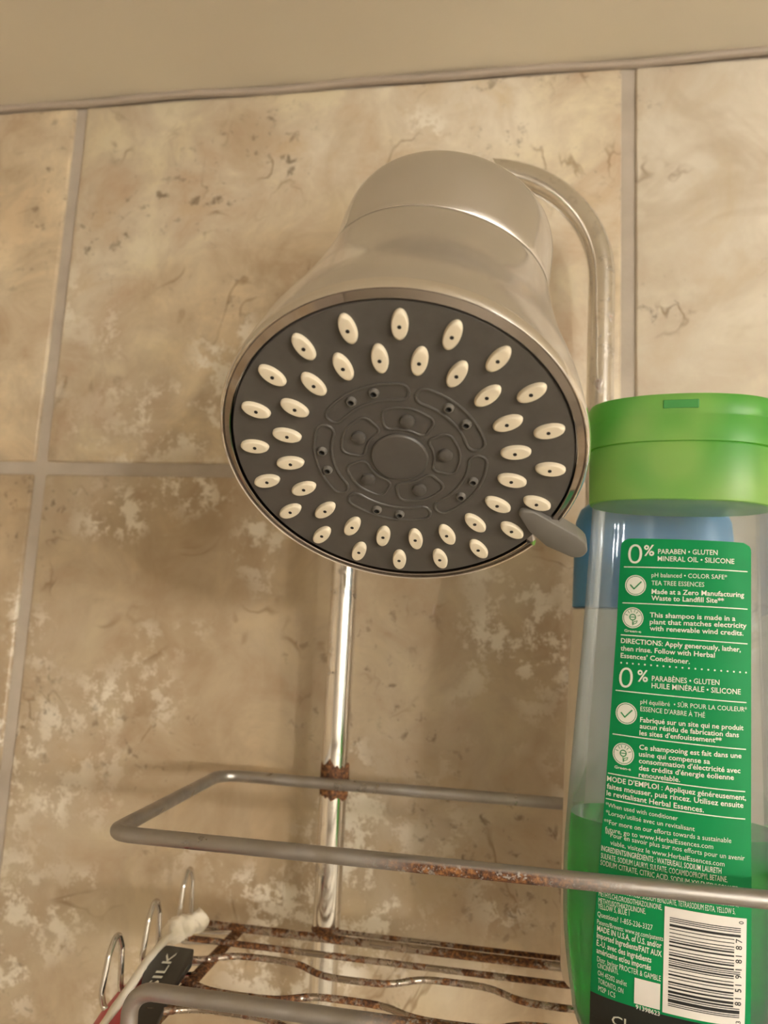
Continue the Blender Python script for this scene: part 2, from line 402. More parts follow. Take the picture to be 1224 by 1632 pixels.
# chrome ring, cut away where the lever sits
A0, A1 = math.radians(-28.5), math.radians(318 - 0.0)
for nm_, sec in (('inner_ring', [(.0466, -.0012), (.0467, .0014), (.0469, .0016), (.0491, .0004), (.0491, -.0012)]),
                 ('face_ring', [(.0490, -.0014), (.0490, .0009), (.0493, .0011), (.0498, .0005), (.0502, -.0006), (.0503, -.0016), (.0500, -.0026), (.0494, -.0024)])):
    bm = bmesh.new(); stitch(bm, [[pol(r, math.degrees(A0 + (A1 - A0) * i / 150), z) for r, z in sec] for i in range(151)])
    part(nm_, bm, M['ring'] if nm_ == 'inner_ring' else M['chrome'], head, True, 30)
# grey face plate, very slightly domed
bm = bmesh.new(); stitch(bm, [hring(.0462, -.0012), hring(.0462, .0008), hring(.0459, .0011), hring(.040, .0012), hring(.03, .0013), hring(.02, .0013), hring(.01, .0013)])
plate = part('face_plate', bm, M['grey'], head, True, 30, label='dark grey plastic face plate')
bm = bmesh.new(); stitch(bm, [hring(.0465, -.0010), hring(.0465, -.0004)]); part('gap_ring', bm, M['black'], head, False)
Z1 = .0012
# centre disc
bm = bmesh.new(); n = 64
stitch(bm, [hring(.0078, Z1 - .0003, n), hring(.0078, Z1 + .0006, n), hring(.0074, Z1 + .0010, n), hring(.004, Z1 + .0011, n)]); part('centre_button', bm, M['grey'], plate)
def ridge(poly, r=.00042):
    bm = bmesh.new(); tube(bm, [hp(x, y, Z1 + .00012) for x, y in poly], r, 8, True); return bm
def pockets(kind, deg):
    d = math.radians
    if kind == 'slot':
        ro, ri, w_ = .0235, .0187, 27.0; rc = (ro - ri) / 2; rm = (ro + ri) / 2
        P = [(ro * math.cos(d(deg + a)), ro * math.sin(d(deg + a))) for a in [-w_ + 2 * w_ * k / 20 for k in range(21)]]
        e = d(deg + w_); c = (rm * math.cos(e), rm * math.sin(e))
        P += [(c[0] + rc * math.cos(e + PI * k / 8), c[1] + rc * math.sin(e + PI * k / 8)) for k in range(1, 8)]
        P += [(ri * math.cos(d(deg + a)), ri * math.sin(d(deg + a))) for a in [w_ - 2 * w_ * k / 20 for k in range(21)]]
        e = d(deg - w_); c = (rm * math.cos(e), rm * math.sin(e))
        P += [(c[0] + rc * math.cos(e - PI + PI * k / 8), c[1] + rc * math.sin(e - PI + PI * k / 8)) for k in range(1, 8)]
        return P
    arc = lambda r, a0, a1, n: [Vector((r * math.cos(d(deg + a0 + (a1 - a0) * k / n)), r * math.sin(d(deg + a0 + (a1 - a0) * k / n)), 0)) for k in range(n + 1)]
    base = arc(.0160, -27, 27, 2) + arc(.0098, 33, -33, 2); base[1] *= 1.07; base[4] *= 1.0
    f = fillet(base, [.0022, .012, .0022, .0018, .009, .0018], 7, True)
    return [(p.x, p.y) for p in f]
for k in range(5):
    part('slot_rim', ridge(pockets('slot', 40.3 + 72 * k)), M['grey'], plate)
    part('pocket_rim', ridge(pockets('lobe', 4 + 72 * k), .0004), M['grey'], plate)
def head_copy(name, me, mats, x, y, z, rot=0.0):
    o = link(name, me, mats, plate)
    mm = Matrix.Translation(-HC) @ HM @ Matrix.Translation((x, y, z)) @ Matrix.Rotation(rot, 4, 'Z')
    o.matrix_local = mm; return o
# small dome bumps and little round jets
bm = bmesh.new(); stitch(bm, [[Vector((r * math.cos(2 * PI * k / 28), r * math.sin(2 * PI * k / 28), z)) for k in range(28)] for r, z in ((.0020, -.0003), (.0020, .0006), (.0018, .0010), (.0011, .0013), (.0004, .0014))])
bump_me = tomesh('bump', bm)
bm = bmesh.new(); vs = stitch(bm, [[Vector((r * math.cos(2 * PI * k / 24), r * math.sin(2 * PI * k / 24), z)) for k in range(24)] for r, z in ((.00145, -.0003), (.0014, .0004), (.0011, .0010), (.0008, .0011), (.0006, .0009), (.00055, .0003))])
bm.faces.ensure_lookup_table(); bm.faces[-1].material_index = 1
for f in bm.faces:
    if max(v.co.xy.length for v in f.verts) < .00085: f.material_index = 1
jet_me = tomesh('jet', bm); jet_me.materials.append(M['lever']); jet_me.materials.append(M['hole'])
for k in range(5):
    a = math.radians(4 + 72 * k); head_copy('bump', bump_me, M['grey'], .0124 * math.cos(a), .0124 * math.sin(a), Z1)
    for s in (-9, 9):
        a = math.radians(40.3 + 72 * k + s); head_copy('jet', jet_me, [M['lever'], M['hole']], .0213 * math.cos(a), .0213 * math.sin(a), Z1)
# cream oval nozzles: two rings of twenty
def oval(a, b_, h):
    bm = bmesh.new(); prof = [(1.0, -.0003), (1.0, h * .45), (.965, h * .75), (.88, h * .95), (.74, h), (.40, h * .97)]
    stitch(bm, [[Vector((a * f * math.cos(2 * PI * k / 36), b_ * f * math.sin(2 * PI * k / 36), z)) for k in range(36)] for f, z in prof])
    n0 = len(bm.faces)
    stitch(bm, [[Vector((-.0002 + r * math.cos(2 * PI * k / 12), r * math.sin(2 * PI * k / 12), z)) for k in range(12)] for r, z in ((.00052, h * .8), (.00052, h * 1.0))])
    bm.faces.ensure_lookup_table()
    for f in list(bm.faces)[n0:]: f.material_index = 1
    me = tomesh('nozzle', bm); me.materials.append(M['nozzle']); me.materials.append(M['hole']); return me
nz = oval(.00400, .00205, .0016)
for k in range(20):
    a = math.radians(85.2 - 18 * k)
    head_copy('nozzle', nz, [M['nozzle'], M['hole']], .0402 * math.cos(a), .0402 * math.sin(a), Z1 - .0002, a)
    a = math.radians(76.2 - 18 * k)
    head_copy('nozzle', nz, [M['nozzle'], M['hole']], .0310 * math.cos(a), .0310 * math.sin(a), Z1 - .0001, a)
# lever
poly = [(.0312, -.0175), (.0362, -.0178), (.0432, -.0230), (.0485, -.0268), (.0512, -.0297), (.0521, -.0330), (.0508, -.0356), (.0480, -.0357), (.0402, -.0312), (.0350, -.0252)]
ps = fillet([Vector((x, y, 0)) for x, y in poly], .003, 4, True)
bm = bmesh.new(); cx = sum(p.x for p in ps) / len(ps); cy = sum(p.y for p in ps) / len(ps)
def lring(s, z): return [hp(cx + (p.x - cx) * s, cy + (p.y - cy) * s, z) for p in ps]
stitch(bm, [lring(.95, -.0018), lring(1.0, -.0012), lring(1.0, .0024), lring(.97, .0029), lring(.93, .0030)]); part('lever', bm, M['lever'], head, True, 50, label='grey plastic spray lever')

# shower arm: wall flange and bent pipe, mostly behind the head
arm = head
bm = bmesh.new(); jb = SC + SD * (.0325 - .004)
tube(bm, fillet([(-.0215, .0012, .204), (-.0215, -.055, .204), jb + Vector((0.0, .012, .012)), jb], .02, 8), .0100, 20); part('arm_pipe', bm, M['chrome'], arm)
bm = bmesh.new(); stitch(bm, [[Vector((-.0215 + r * math.cos(2 * PI * k / 40), y, .204 + r * math.sin(2 * PI * k / 40))) for k in range(40)] for r, y in ((.026, .0), (.026, -.003), (.022, -.007), (.0125, -.010))]); part('wall_flange', bm, M['chrome'], arm)

# ================================================================== SHOWER CADDY
caddy = thing('shower_caddy', 'rusty chrome wire shower caddy hooped over the shower arm, against the tiles', 'caddy', (-.0215, -.03, -.131))
ZR, ZF = -.0685, -.131
hoop = [(-.0765, -.030, -.42), (-.0785, -.030, .10)] + [(-.0215 - .0575 * math.cos(PI * k / 32), -.030, .1640 + .0575 * math.sin(PI * k / 32)) for k in range(33)] + [(.0355, -.030, .10), (.0345, -.030, -.42)]
hp2 = [Vector(hoop[0])]
for a, b_ in zip(hoop[:-1], hoop[1:]):
    a, b_ = Vector(a), Vector(b_); n = max(1, int((b_ - a).length / .03))
    hp2 += [a.lerp(b_, (k + 1) / n) for k in range(n)]
bm = bmesh.new(); tube(bm, hp2, .0060, 24); part('hoop_tube', bm, M['tube'], caddy, label='thick chrome hoop tube with two upright legs')
bm = bmesh.new(); tube(bm, fillet([(-.1275, -.0385, ZR), (.0845, -.0385, ZR), (.0835, -.1400, ZR), (-.1245, -.1400, ZR)], [.009, .009, .007, .007], 8, True), .00245, 14, True)
part('guard_rail', bm, M['wire'], caddy, label='dull grey guard rail loop with a rusty front run')
# front lip bar
bm = bmesh.new(); tube(bm, fillet([(-.1135, -.137, -.134), (-.1135, -.1385, -.1135), (.0705, -.1385, -.1135), (.0705, -.137, -.134)], .0075, 10), .0026, 14)
part('lip_bar', bm, M['wire'], caddy)
def rustpatch(bm, pts, r):
    tube(bm, pts, r, 12)
# rust crust at the welds and on the bars
random.seed(9)
def crust(cx_, cy_, cz_, ra, rz, n=16, m_=8):
    bm = bmesh.new()
    bmesh.ops.create_icosphere(bm, subdivisions=3, radius=1.0)
    for v_ in bm.verts:
        f = 1 + random.uniform(-.05, .05); v_.co = Vector((v_.co.x * ra * f + cx_, v_.co.y * ra * .95 * f + cy_, v_.co.z * rz * f + cz_))
    return bm
for lx in (-.0776, .0348):
    bm = bmesh.new(); lo = [random.uniform(-.0012, .0012) for _ in range(32)]; hi = [random.uniform(-.0015, .0015) for _ in range(32)]
    stitch(bm, [[Vector((lx + r * math.cos(2 * PI * k / 32), -.030 + r * math.sin(2 * PI * k / 32), ZR + z + j * (lo[k] if z < 0 else hi[k]) + (.002 if z > 0 and math.cos(2 * PI * k / 32) < 0 else 0))) for k in range(32)] for r, z, j in ((.0059, -.0070, 1), (.0063, -.0062, 1), (.00645, -.002, .3), (.0064, .003, .3), (.0063, .0062, 1), (.0059, .0070, 1))], False, False)
    part('rust_crust', bm, M['rust'], caddy)
    part('rust_crust', crust(lx, -.0310, ZF + .001, .0060, .0045), M['rust'], caddy)
def wave(x0, x1, y, amp, per, ph, sharp=1.8):
    P = []; n = int((x1 - x0) / .002)
    for k in range(n + 1):
        x = x0 + (x1 - x0) * k / n; s = math.sin(2 * PI * (x - ph) / per)
        P.append(Vector((x, y + amp * math.tanh(sharp * s) / math.tanh(sharp), ZF)))
    return P
def floor_wire(pts, r, name='floor_wire'):
    bm = bmesh.new(); tube(bm, pts, r, 10); part(name, bm, M['rusty'], caddy)
def straight(y, x0, x1, z=ZF): return [Vector((x0 + (x1 - x0) * k / 30, y, z)) for k in range(31)]
floor_wire(straight(-.0385, -.130, .0775), .0017)
floor_wire(straight(-.0345, -.078, .0775, ZF + .0016), .0010)
floor_wire(straight(-.0545, -.130, .0775), .0012)
floor_wire(wave(-.121, .0755, -.0690, .0045, .074, -.1115), .0012)
floor_wire(wave(-.119, .0755, -.0925, .0035, .074, -.0735), .0012)
floor_wire(wave(-.119, .0755, -.1115, .0035, .074, -.1100), .0012)
floor_wire(straight(-.128, -.117, .0745), .0012)
for x in (-.1150, .0725):
    bm = bmesh.new(); tube(bm, [(x, -.036 - .0100 * k, ZF - .0022) for k in range(11)], 1, 12, False, (.0026, .0012, (0, 0, 1))); part('side_bar', bm, M['flat'], caddy, label='flat rusted side bar')
# three hairpin hooks on the left side
for yc, dz in ((.0450, .004), (.0765, .001), (.1060, -.001)):
    xh = -.1362; zt = -.1155 + dz; zb = -.1345
    P = [(-.1165, -yc + .0052, ZF - .0015), (xh + .001, -yc + .0052, zb), (xh, -yc + .0050, zt - .001), (xh, -yc + .0010, zt + .006), (xh, -yc - .0042, zt - .001), (xh - .0004, -yc - .0062, zb + .006), (xh + .001, -yc - .0058, zb), (-.1165, -yc - .0055, ZF - .0015)]
    bm = bmesh.new(); tube(bm, fillet(P, [0, .004, .003, .0035, .004, .008, .004, 0], 8), .00105, 12); part('hook', bm, M['hook'], caddy, label='thin chrome hairpin hook')

# ================================================================== SHAMPOO BOTTLE
BO = Vector((.0500, -.0980, -.1285)); BX = Vector((.97680, -.21204, -.03001)); BY = Vector((.21192, .97726, -.00721)); BZ = Vector((.03085, .00068, .99952))
BM_ = Matrix((BX, BY, BZ)).transposed().to_4x4(); BM_.translation = BO
WP = [(0, .026), (.007, .029), (.03, .033), (.055, .034), (.09, .0325), (.13, .0305), (.16, .0295), (.172, .029), (.22, .029)]
RATIO = .62; PE = 2.4
def Wh(h):
    for (a, wa), (b_, wb) in zip(WP[:-1], WP[1:]):
        if h <= b_: return wa + (wb - wa) * max(0, (h - a)) / (b_ - a)
    return WP[-1][1]
def Wsm(h): return sum(Wh(max(0, h + d * .002)) for d in range(-4, 5)) / 9 if h > .010 else Wh(h)
TT = [k / 400 * .985 for k in range(401)]; YY = [RATIO * (1 - t ** PE) ** (1 / PE) for t in TT]; SS = [0]
for k in range(1, 401): SS.append(SS[-1] + math.hypot(TT[k] - TT[k - 1], YY[k] - YY[k - 1]))
def sfront(s, h, off=0.0):
    """label coordinates (arc length from the middle, height) -> point on the bottle front"""
    w_ = Wsm(h); q = min(abs(s) / w_, SS[-1] * .999)
    lo, hi = 0, 400
    while hi - lo > 1:
        md = (lo + hi) // 2
        if SS[md] > q: hi = md
        else: lo = md
    f = (q - SS[lo]) / (SS[hi] - SS[lo]); t = TT[lo] + (TT[hi] - TT[lo]) * f; y = YY[lo] + (YY[hi] - YY[lo]) * f
    nx = (t ** (PE - 1)) ; ny = (y / RATIO) ** (PE - 1) / RATIO; L_ = math.hypot(nx, ny); sg = 1 if s >= 0 else -1
    return BM_ @ Vector((sg * (t * w_ + off * nx / L_), -(y * w_ + off * ny / L_), h))
def sec_pts(w_, d_, h, n=96, pe=PE, lift=None):
    P = []
    for k in range(n):
        a = 2 * PI * k / n; c, s = math.cos(a), math.sin(a)
        x = math.copysign(abs(c) ** (2 / pe), c) * w_; y = math.copysign(abs(s) ** (2 / pe), s) * d_
        P.append(BM_ @ Vector((x, y, h + (lift(x) if lift else 0))))
    return P
bottle = thing('shampoo_bottle', 'clear shampoo bottle half full of green liquid, green cap and green label, in the caddy', 'bottle', tuple(BO))
bm = bmesh.new(); hs = [.0, .0015, .004, .008] + [.012 + k * .004 for k in range(41)]
rings = [sec_pts(Wsm(h) * (.93 if h == 0 else .98 if h == .0015 else 1), Wsm(h) * RATIO * (.93 if h == 0 else .98 if h == .0015 else 1), h) for h in hs if h < .171]
rings += [sec_pts(.0290, .0290 * RATIO, .1735), sec_pts(.0287, .0287 * RATIO, .1750), sec_pts(.0255, .0255 * RATIO, .1756), sec_pts(.0255, .0255 * RATIO, .1780)]
stitch(bm, rings); shell = part('bottle_body', bm, M['clear'], bottle, label='clear plastic bottle body')
bm = bmesh.new(); hl = [.0025, .004, .008] + [.012 + k * .004 for k in range(14)]
f_ = .962
rings = [sec_pts(Wsm(h) * f_ * (.96 if h < .003 else 1), Wsm(h) * RATIO * f_ * (.96 if h < .003 else 1), h) for h in hl]
rings.append(sec_pts(Wsm(.0695) * f_, Wsm(.0695) * RATIO * f_, .0695, lift=lambda x: .0300 * x))
stitch(bm, rings); part('shampoo', bm, M['liquid'], bottle, True, 35, label='green liquid filling the lower part')
# label
def patch(s0f, s1f, h0, h1, off, nh, ns, round_top=0.0):
    bm = bmesh.new(); g = []
    for i in range(nh + 1):
        h = h0 + (h1 - h0) * i / nh; a, b_ = s0f(h), s1f(h)
        if round_top and h > h1 - round_top:
            q = (h - (h1 - round_top)) / round_top; ins = round_top * (1 - math.sqrt(max(0, 1 - q * q))); a += ins; b_ -= ins
        g.append([bm.verts.new(sfront(a + (b_ - a) * k / ns, h, off)) for k in range(ns + 1)])
    for r0, r1 in zip(g[:-1], g[1:]):
        for k in range(ns): bm.faces.new((r0[k], r0[k + 1], r1[k + 1], r1[k]))
    return bm
def lin(pts):
    def f(h):
        for (a, va), (b_, vb) in zip(pts[:-1], pts[1:]):
            if h <= b_: return va + (vb - va) * (h - a) / (b_ - a)
        return pts[-1][1]
    return f
LL = lin([(0, -.0228), (.0154, -.0226), (.0331, -.0219), (.0792, -.0196), (.131, -.0180), (.16, -.0175)]); LR = lin([(0, .0248), (.0321, .0242), (.0762, .0237), (.1286, .0235), (.161, .0233)])
label = part('label', patch(LL, LR, .0177, .1612, .00012, 150, 28, .0026), M['label'], bottle, True, 80, label='printed green back label')
part('label_band', patch(LL, LR, .003, .0177, .00012, 12, 28), M['labelblack'], bottle, True, 80, label='black lower band of the label')
# the label on the far side, seen from behind through the liquid
def back_patch(s0, s1, h0, h1):
    bm = bmesh.new(); g = []
    for i in range(31):
        h = h0 + (h1 - h0) * i / 30
        row = []
        for k in range(17):
            p = BM_.inverted() @ sfront(s0 + (s1 - s0) * k / 16, h, .00012); row.append(bm.verts.new(BM_ @ Vector((p.x, -p.y, p.z))))
        g.append(row)
    for r0, r1 in zip(g[:-1], g[1:]):
        for k in range(16): bm.faces.new((r0[k], r0[k + 1], r1[k + 1], r1[k]))
    return bm
part('front_label', back_patch(-.0205, .0205, .004, .066), M['capmid'], bottle, label='dark green front label seen through the liquid')

FONT = bpy.data.curves.new('f', 'FONT'); DEF = FONT.font
TEXTMESH = {}
def text_mesh(s, weight=0):
    cu = bpy.data.curves.new('t', 'FONT'); cu.body = s; cu.size = 1.0; cu.resolution_u = 6 if weight == 2 else 2; cu.fill_mode = 'FRONT'
    cu.offset = {-1: 0.0, 0: .008, 1: .015, 2: -.012}[weight]
    o = bpy.data.objects.new('t', cu); COL.objects.link(o)
    dg = bpy.context.evaluated_depsgraph_get(); dg.update(); me = bpy.data.meshes.new_from_object(o.evaluated_get(dg))
    V_ = [tuple(v.co) for v in me.vertices]; F_ = [tuple(p.vertices) for p in me.polygons]
    bpy.data.objects.remove(o); bpy.data.curves.remove(cu); bpy.data.meshes.remove(me); return V_, F_
CAPH = None
def cap_height():
    V_, F_ = text_mesh('H'); return max(v[1] for v in V_)
CAPH = cap_height()
def add_text(bm, s, s0, h0, s1, h1, cap, weight, off):
    V_, F_ = text_mesh(s, weight); xa = min(v[0] for v in V_); xb = max(v[0] for v in V_); vs = []
    for x, y, z in V_:
        q = (x - xa) / (xb - xa); vs.append(bm.verts.new(sfront(s0 + (s1 - s0) * q, h0 + (h1 - h0) * q + y / CAPH * cap, off)))
    for f in F_:
        try: bm.faces.new([vs[i] for i in f])
        except ValueError: pass
TEXT = [
   ('0', -14.88, 152.72, -10.33, 152.83, 6.57, 2),
   ('%', -9.84, 155.5, -6.51, 155.6, 3.49, 1),
   ('PARABEN • GLUTEN', -5.35, 156.24, 12.59, 156.66, 1.59, 0),
   ('MINERAL OIL • SILICONE', -5.42, 153.89, 17.71, 154.15, 1.59, 0),
   ('pH balanced • COLOR SAFE*', -7.15, 148.51, 15.53, 149.06, 1.39, -1),
   ('TEA TREE ESSENCES', -7.08, 145.89, 8.79, 146.2, 1.44, -1),
   ('Made at a Zero Manufacturing', -6.99, 143.03, 20.9, 143.77, 1.54, 1),
   ('Waste to Landfill Site**', -7.03, 140.92, 14.72, 141.43, 1.54, 1),
   ('Green-e', -15.27, 130.17, -9.86, 130.13, 0.82, 1),
   ('This shampoo is made in a', -7.34, 135.42, 18.24, 136.1, 1.54, 1),
   ('plant that matches electricity', -7.27, 133.23, 21.78, 134.16, 1.54, 1),
   ('with renewable wind credits.', -7.21, 131.15, 20.81, 131.73, 1.54, 1),
   ('DIRECTIONS: Apply generously, lather,', -16.23, 126.46, 19.99, 126.61, 1.54, 1),
   ('then rinse. Follow with Herbal', -16.24, 124.01, 12.28, 124.21, 1.54, 1),
   ("Essences' Conditioner.", -16.15, 121.67, 5.03, 121.6, 1.54, 1),
   ('0', -16.36, 111.95, -11.98, 112.44, 6.57, 2),
   ('%', -10.59, 114.69, -7.28, 114.75, 3.59, 1),
   ('PARABÈNES • GLUTEN', -6.1, 115.25, 13.74, 115.9, 1.59, 0),
   ('HUILE MINÉRALE • SILICONE', -6.12, 113.02, 20.1, 113.6, 1.59, 0),
   ('pH équilibré  • SÛR POUR LA COULEUR*', -9.37, 107.7, 22.04, 108.54, 1.39, -1),
   ("ESSENCE D'ARBRE À THÉ", -9.3, 105.45, 9.73, 105.6, 1.44, -1),
   ('Fabriqué sur un site qui ne produit', -9.29, 102.07, 21.03, 102.91, 1.49, 1),
   ('aucun résidu de fabrication dans', -9.32, 100.11, 19.66, 100.69, 1.49, 1),
   ("les sites d'enfouissement**", -9.34, 98.01, 14.64, 98.57, 1.49, 1),
   ('Green-e', -16.79, 86.69, -11.61, 86.71, 0.82, 1),
   ('Ce shampooing est fait dans une', -9.29, 93.61, 20.5, 94.59, 1.49, 1),
   ('usine qui compense sa', -9.31, 91.53, 11.39, 91.95, 1.49, 1),
   ("consommation d'électricité avec", -9.25, 89.47, 20.22, 90.18, 1.49, 1),
   ("des crédits d'énergie éolienne", -9.18, 87.32, 18.3, 88.03, 1.49, 1),
   ('renouvelable.', -9.16, 85.27, 2.97, 85.49, 1.49, 1),
   ("MODE D'EMPLOI : Appliquez généreusement,", -19.08, 82.36, 21.99, 82.41, 1.54, 1),
   ('faites mousser, puis rincez. Utilisez ensuite', -19.02, 80.05, 21.22, 80.17, 1.54, 1),
   ('le revitalisant Herbal Essences.', -19.03, 77.96, 9.92, 77.58, 1.54, 1),
   ('*When used with conditioner', -19.14, 74.47, 2.58, 74.12, 1.33, -1),
   ("*Lorsqu'utilisé avec un revitalisant", -19.03, 72.11, 7.43, 71.77, 1.33, -1),
   ('**For more on our efforts towards a sustainable', -19.52, 69.25, 17.78, 69.77, 1.4, -1),
   ('future, go to www.HerbalEssences.com', -19.02, 67.03, 12.7, 67.44, 1.4, -1),
   ('**Pour en savoir plus sur nos efforts pour un avenir', -18.96, 65.64, 21.71, 65.16, 1.4, -1),
   ('viable, visitez le www.HerbalEssences.com', -17.17, 63.32, 15.91, 62.9, 1.4, -1),
   ('INGREDIENTS/INGRÉDIENTS : WATER/EAU, SODIUM LAURETH', -20.07, 60.94, 15.07, 60.77, 1.57, 0),
   ('SULFATE, SODIUM LAURYL SULFATE, COCAMIDOPROPYL BETAINE,', -20.08, 58.68, 16.79, 58.57, 1.57, -1),
   ('SODIUM CITRATE, CITRIC ACID, SODIUM XYLENESULFONATE,', -20.16, 56.61, 20.02, 56.14, 1.57, -1),
   ('COCAMIDE MEA, SODIUM XYLENESULFONATE, SODIUM CHLORIDE,', -20.16, 52.08, 20.08, 51.99, 1.57, -1),
   ('FRAGRANCE, CITRIC ACID, SODIUM BENZOATE, TETRASODIUM EDTA, YELLOW 5,', -20.29, 49.46, 19.12, 49.87, 1.57, -1),
   ('METHYLCHLOROISOTHIAZOLINONE,', -20.33, 47.28, -1.27, 47.61, 1.52, -1),
   ('METHYLISOTHIAZOLINONE,', -20.37, 45.21, -5.9, 45.49, 1.52, -1),
   ('YELLOW 5, BLUE 1', -20.48, 43.43, -10.65, 43.83, 1.52, -1),
   ('Questions? 1-855-236-3327', -20.56, 41.05, -3.8, 41.26, 1.52, -1),
   ('Patents/Brevets: www.pg.com/patents', -20.59, 38.79, -0.71, 38.8, 1.4, -1),
   ('MADE IN U.S.A. of U.S. and/or', -20.52, 36.77, -1.14, 36.65, 1.63, 1),
   ('Imported Ingredients/FAIT AUX', -20.56, 34.71, -1.04, 34.24, 1.63, 1),
   ('É.-U. avec des ingrédients', -20.53, 32.38, -3.9, 31.88, 1.63, 1),
   ('américains et/ou importés', -20.51, 30.16, -3.99, 29.66, 1.63, 1),
   ('Distr. by/par PROCTER & GAMBLE', -20.22, 27.69, -1.11, 27.21, 1.57, -1),
   ('CINCINNATI,', -20.07, 25.81, -13.48, 25.92, 1.52, -1),
   ('OH 45202 and/et', -19.91, 23.62, -10.83, 23.1, 1.52, -1),
   ('TORONTO, ON', -19.75, 21.33, -11.8, 20.67, 1.52, -1),
   ('M2P 1C5', -19.59, 19.04, -14.21, 18.61, 1.52, -1),
   ('91398623', -8.07, 17.39, -1.18, 17.14, 1.28, 1),
   ('Cl', -15.15, 10.49, -10.8, 10.68, 2.8, 0),
]
RULES = [((-16.17, 151.58), (21.99, 151.98)), ((-16.23, 139.59), (22.08, 140.1)), ((-16.34, 129.06), (22.16, 129.26)), ((-17.39, 111.05), (21.93, 111.26)), ((-17.83, 97.18), (21.88, 97.28)), ((-18.82, 84.79), (21.73, 84.88)), ((-19.24, 76.9), (21.8, 76.96))]
bm = bmesh.new()
for t, s0, h0, s1, h1, cap, wt in TEXT:
    add_text(bm, t, s0 / 1000, h0 / 1000, s1 / 1000, h1 / 1000, cap / 1000, wt, .00028)
def strip(bm, s0, h0, s1, h1, th, off, n=14):
    a = [bm.verts.new(sfront(s0 + (s1 - s0) * k / n, h0 + (h1 - h0) * k / n - th / 2, off)) for k in range(n + 1)]
    b_ = [bm.verts.new(sfront(s0 + (s1 - s0) * k / n, h0 + (h1 - h0) * k / n + th / 2, off)) for k in range(n + 1)]
    for k in range(n): bm.faces.new((a[k], a[k + 1], b_[k + 1], b_[k]))
def disc(bm, s, h, r, off, r0=0.0, n=28):
    o_ = [bm.verts.new(sfront(s + r * math.cos(2 * PI * k / n), h + r * math.sin(2 * PI * k / n), off)) for k in range(n)]
    if r0:
        i_ = [bm.verts.new(sfront(s + r0 * math.cos(2 * PI * k / n), h + r0 * math.sin(2 * PI * k / n), off)) for k in range(n)]
        for k in range(n): bm.faces.new((o_[k], o_[(k + 1) % n], i_[(k + 1) % n], i_[k]))
    else: bm.faces.new(o_)
for (a, b_), (c, d) in RULES: strip(bm, a / 1000, b_ / 1000, c / 1000, d / 1000, .00030, .00028)
for k in range(21):
    q = k / 20; disc(bm, (-15.88 + q * 37.6) / 1000, (120.04 + .35 * q) / 1000, .00028, .00028, n=10)
ICON = [(-12.14, 145.56, 0), (-12.66, 134.88, 1), (-13.66, 104.15, 0), (-14.15, 91.49, 1)]
for s, h, kd in ICON:
    disc(bm, s / 1000, h / 1000, .0029, .00028); disc(bm, s / 1000, h / 1000, .0034, .00028, .0031)
part('label_print', bm, M['ink'], label, False, label='white lettering, rules and round icons')
def seg(bm, pts, th, off):
    for (a, b_), (c, d) in zip(pts[:-1], pts[1:]):
        l = math.hypot(c - a, d - b_); ux, uy = -(d - b_) / l * th / 2, (c - a) / l * th / 2
        ex, ey = (c - a) / l * th * .3, (d - b_) / l * th * .3
        bm.faces.new([bm.verts.new(sfront(x, y, off)) for x, y in ((a - ux - ex, b_ - uy - ey), (c - ux + ex, d - uy + ey), (c + ux + ex, d + uy + ey), (a + ux - ex, b_ + uy - ey))])
for s, h, kd in ICON:
    s /= 1000; h /= 1000; bm = bmesh.new()
    if kd == 0: seg(bm, [(s - .0016, h + .0001), (s - .0004, h - .0012), (s + .0018, h + .0012)], .00042, .00036)
    else:
        for a in (18, 50, 74, 106, 130, 162):
            c_, s_ = math.cos(math.radians(a)), math.sin(math.radians(a)); seg(bm, [(s + .0017 * c_, h + .0002 + .0017 * s_), (s + .0025 * c_, h + .0002 + .0025 * s_)], .0002, .00036)
        disc(bm, s, h + .0002, .0011, .00036, .00078); seg(bm, [(s - .0008, h + .0002), (s + .0008, h + .0002)], .00026, .00036)
        seg(bm, [(s, h - .0009), (s + .0001, h - .0024)], .00026, .00036); seg(bm, [(s + .0001, h - .0022), (s + .0013, h - .0016), (s + .0015, h - .0009), (s + .0004, h - .0013), (s + .0001, h - .0022)], .0002, .00036)
    part('check_mark' if kd == 0 else 'leaf_symbol', bm, M['greenink'], label, False)
# white barcode panel, blank square
bm = bmesh.new()
def quadpatch(bm, s0, s1, h0, h1, off, n=16):
    a = [bm.verts.new(sfront(s0 + (s1 - s0) * k / n, h0, off)) for k in range(n + 1)]; prev = a
    for j in range(1, 9):
        b_ = [bm.verts.new(sfront(s0 + (s1 - s0) * k / n, h0 + (h1 - h0) * j / 8, off)) for k in range(n + 1)]
        for k in range(n): bm.faces.new((prev[k], prev[k + 1], b_[k + 1], b_[k]))
        prev = b_
quadpatch(bm, -.0005, .0225, .0185, .0489, .00028); quadpatch(bm, -.0086, -.0012, .0189, .0264, .00028, 6)
part('barcode_panel', bm, M['panel'], label, False, label='white barcode panel and small white square')
Lc = {'0': '0001101', '1': '0011001', '2': '0010011', '3': '0111101', '4': '0100011', '5': '0110001', '6': '0101111', '7': '0111011', '8': '0110111', '9': '0001011'}
code = '381519181870'
bits = '101' + ''.join(Lc[c] for c in code[:6]) + '01010' + ''.join(''.join('1' if x == '0' else '0' for x in Lc[c]) for c in code[6:]) + '101'
bm = bmesh.new(); h0, h1 = .0208, .0461; mod = (h1 - h0) / 95; i = 0
while i < 95:
    if bits[i] == '1':
        j = i
        while j < 95 and bits[j] == '1': j += 1
        lng = i < 10 or i > 84 or 45 <= i < 50
        strip(bm, .0010, h0 + mod * (i + j) / 2, .0208 if lng else .0190, h0 + mod * (i + j) / 2, mod * (j - i) * .92, .00036)
        i = j
    else: i += 1
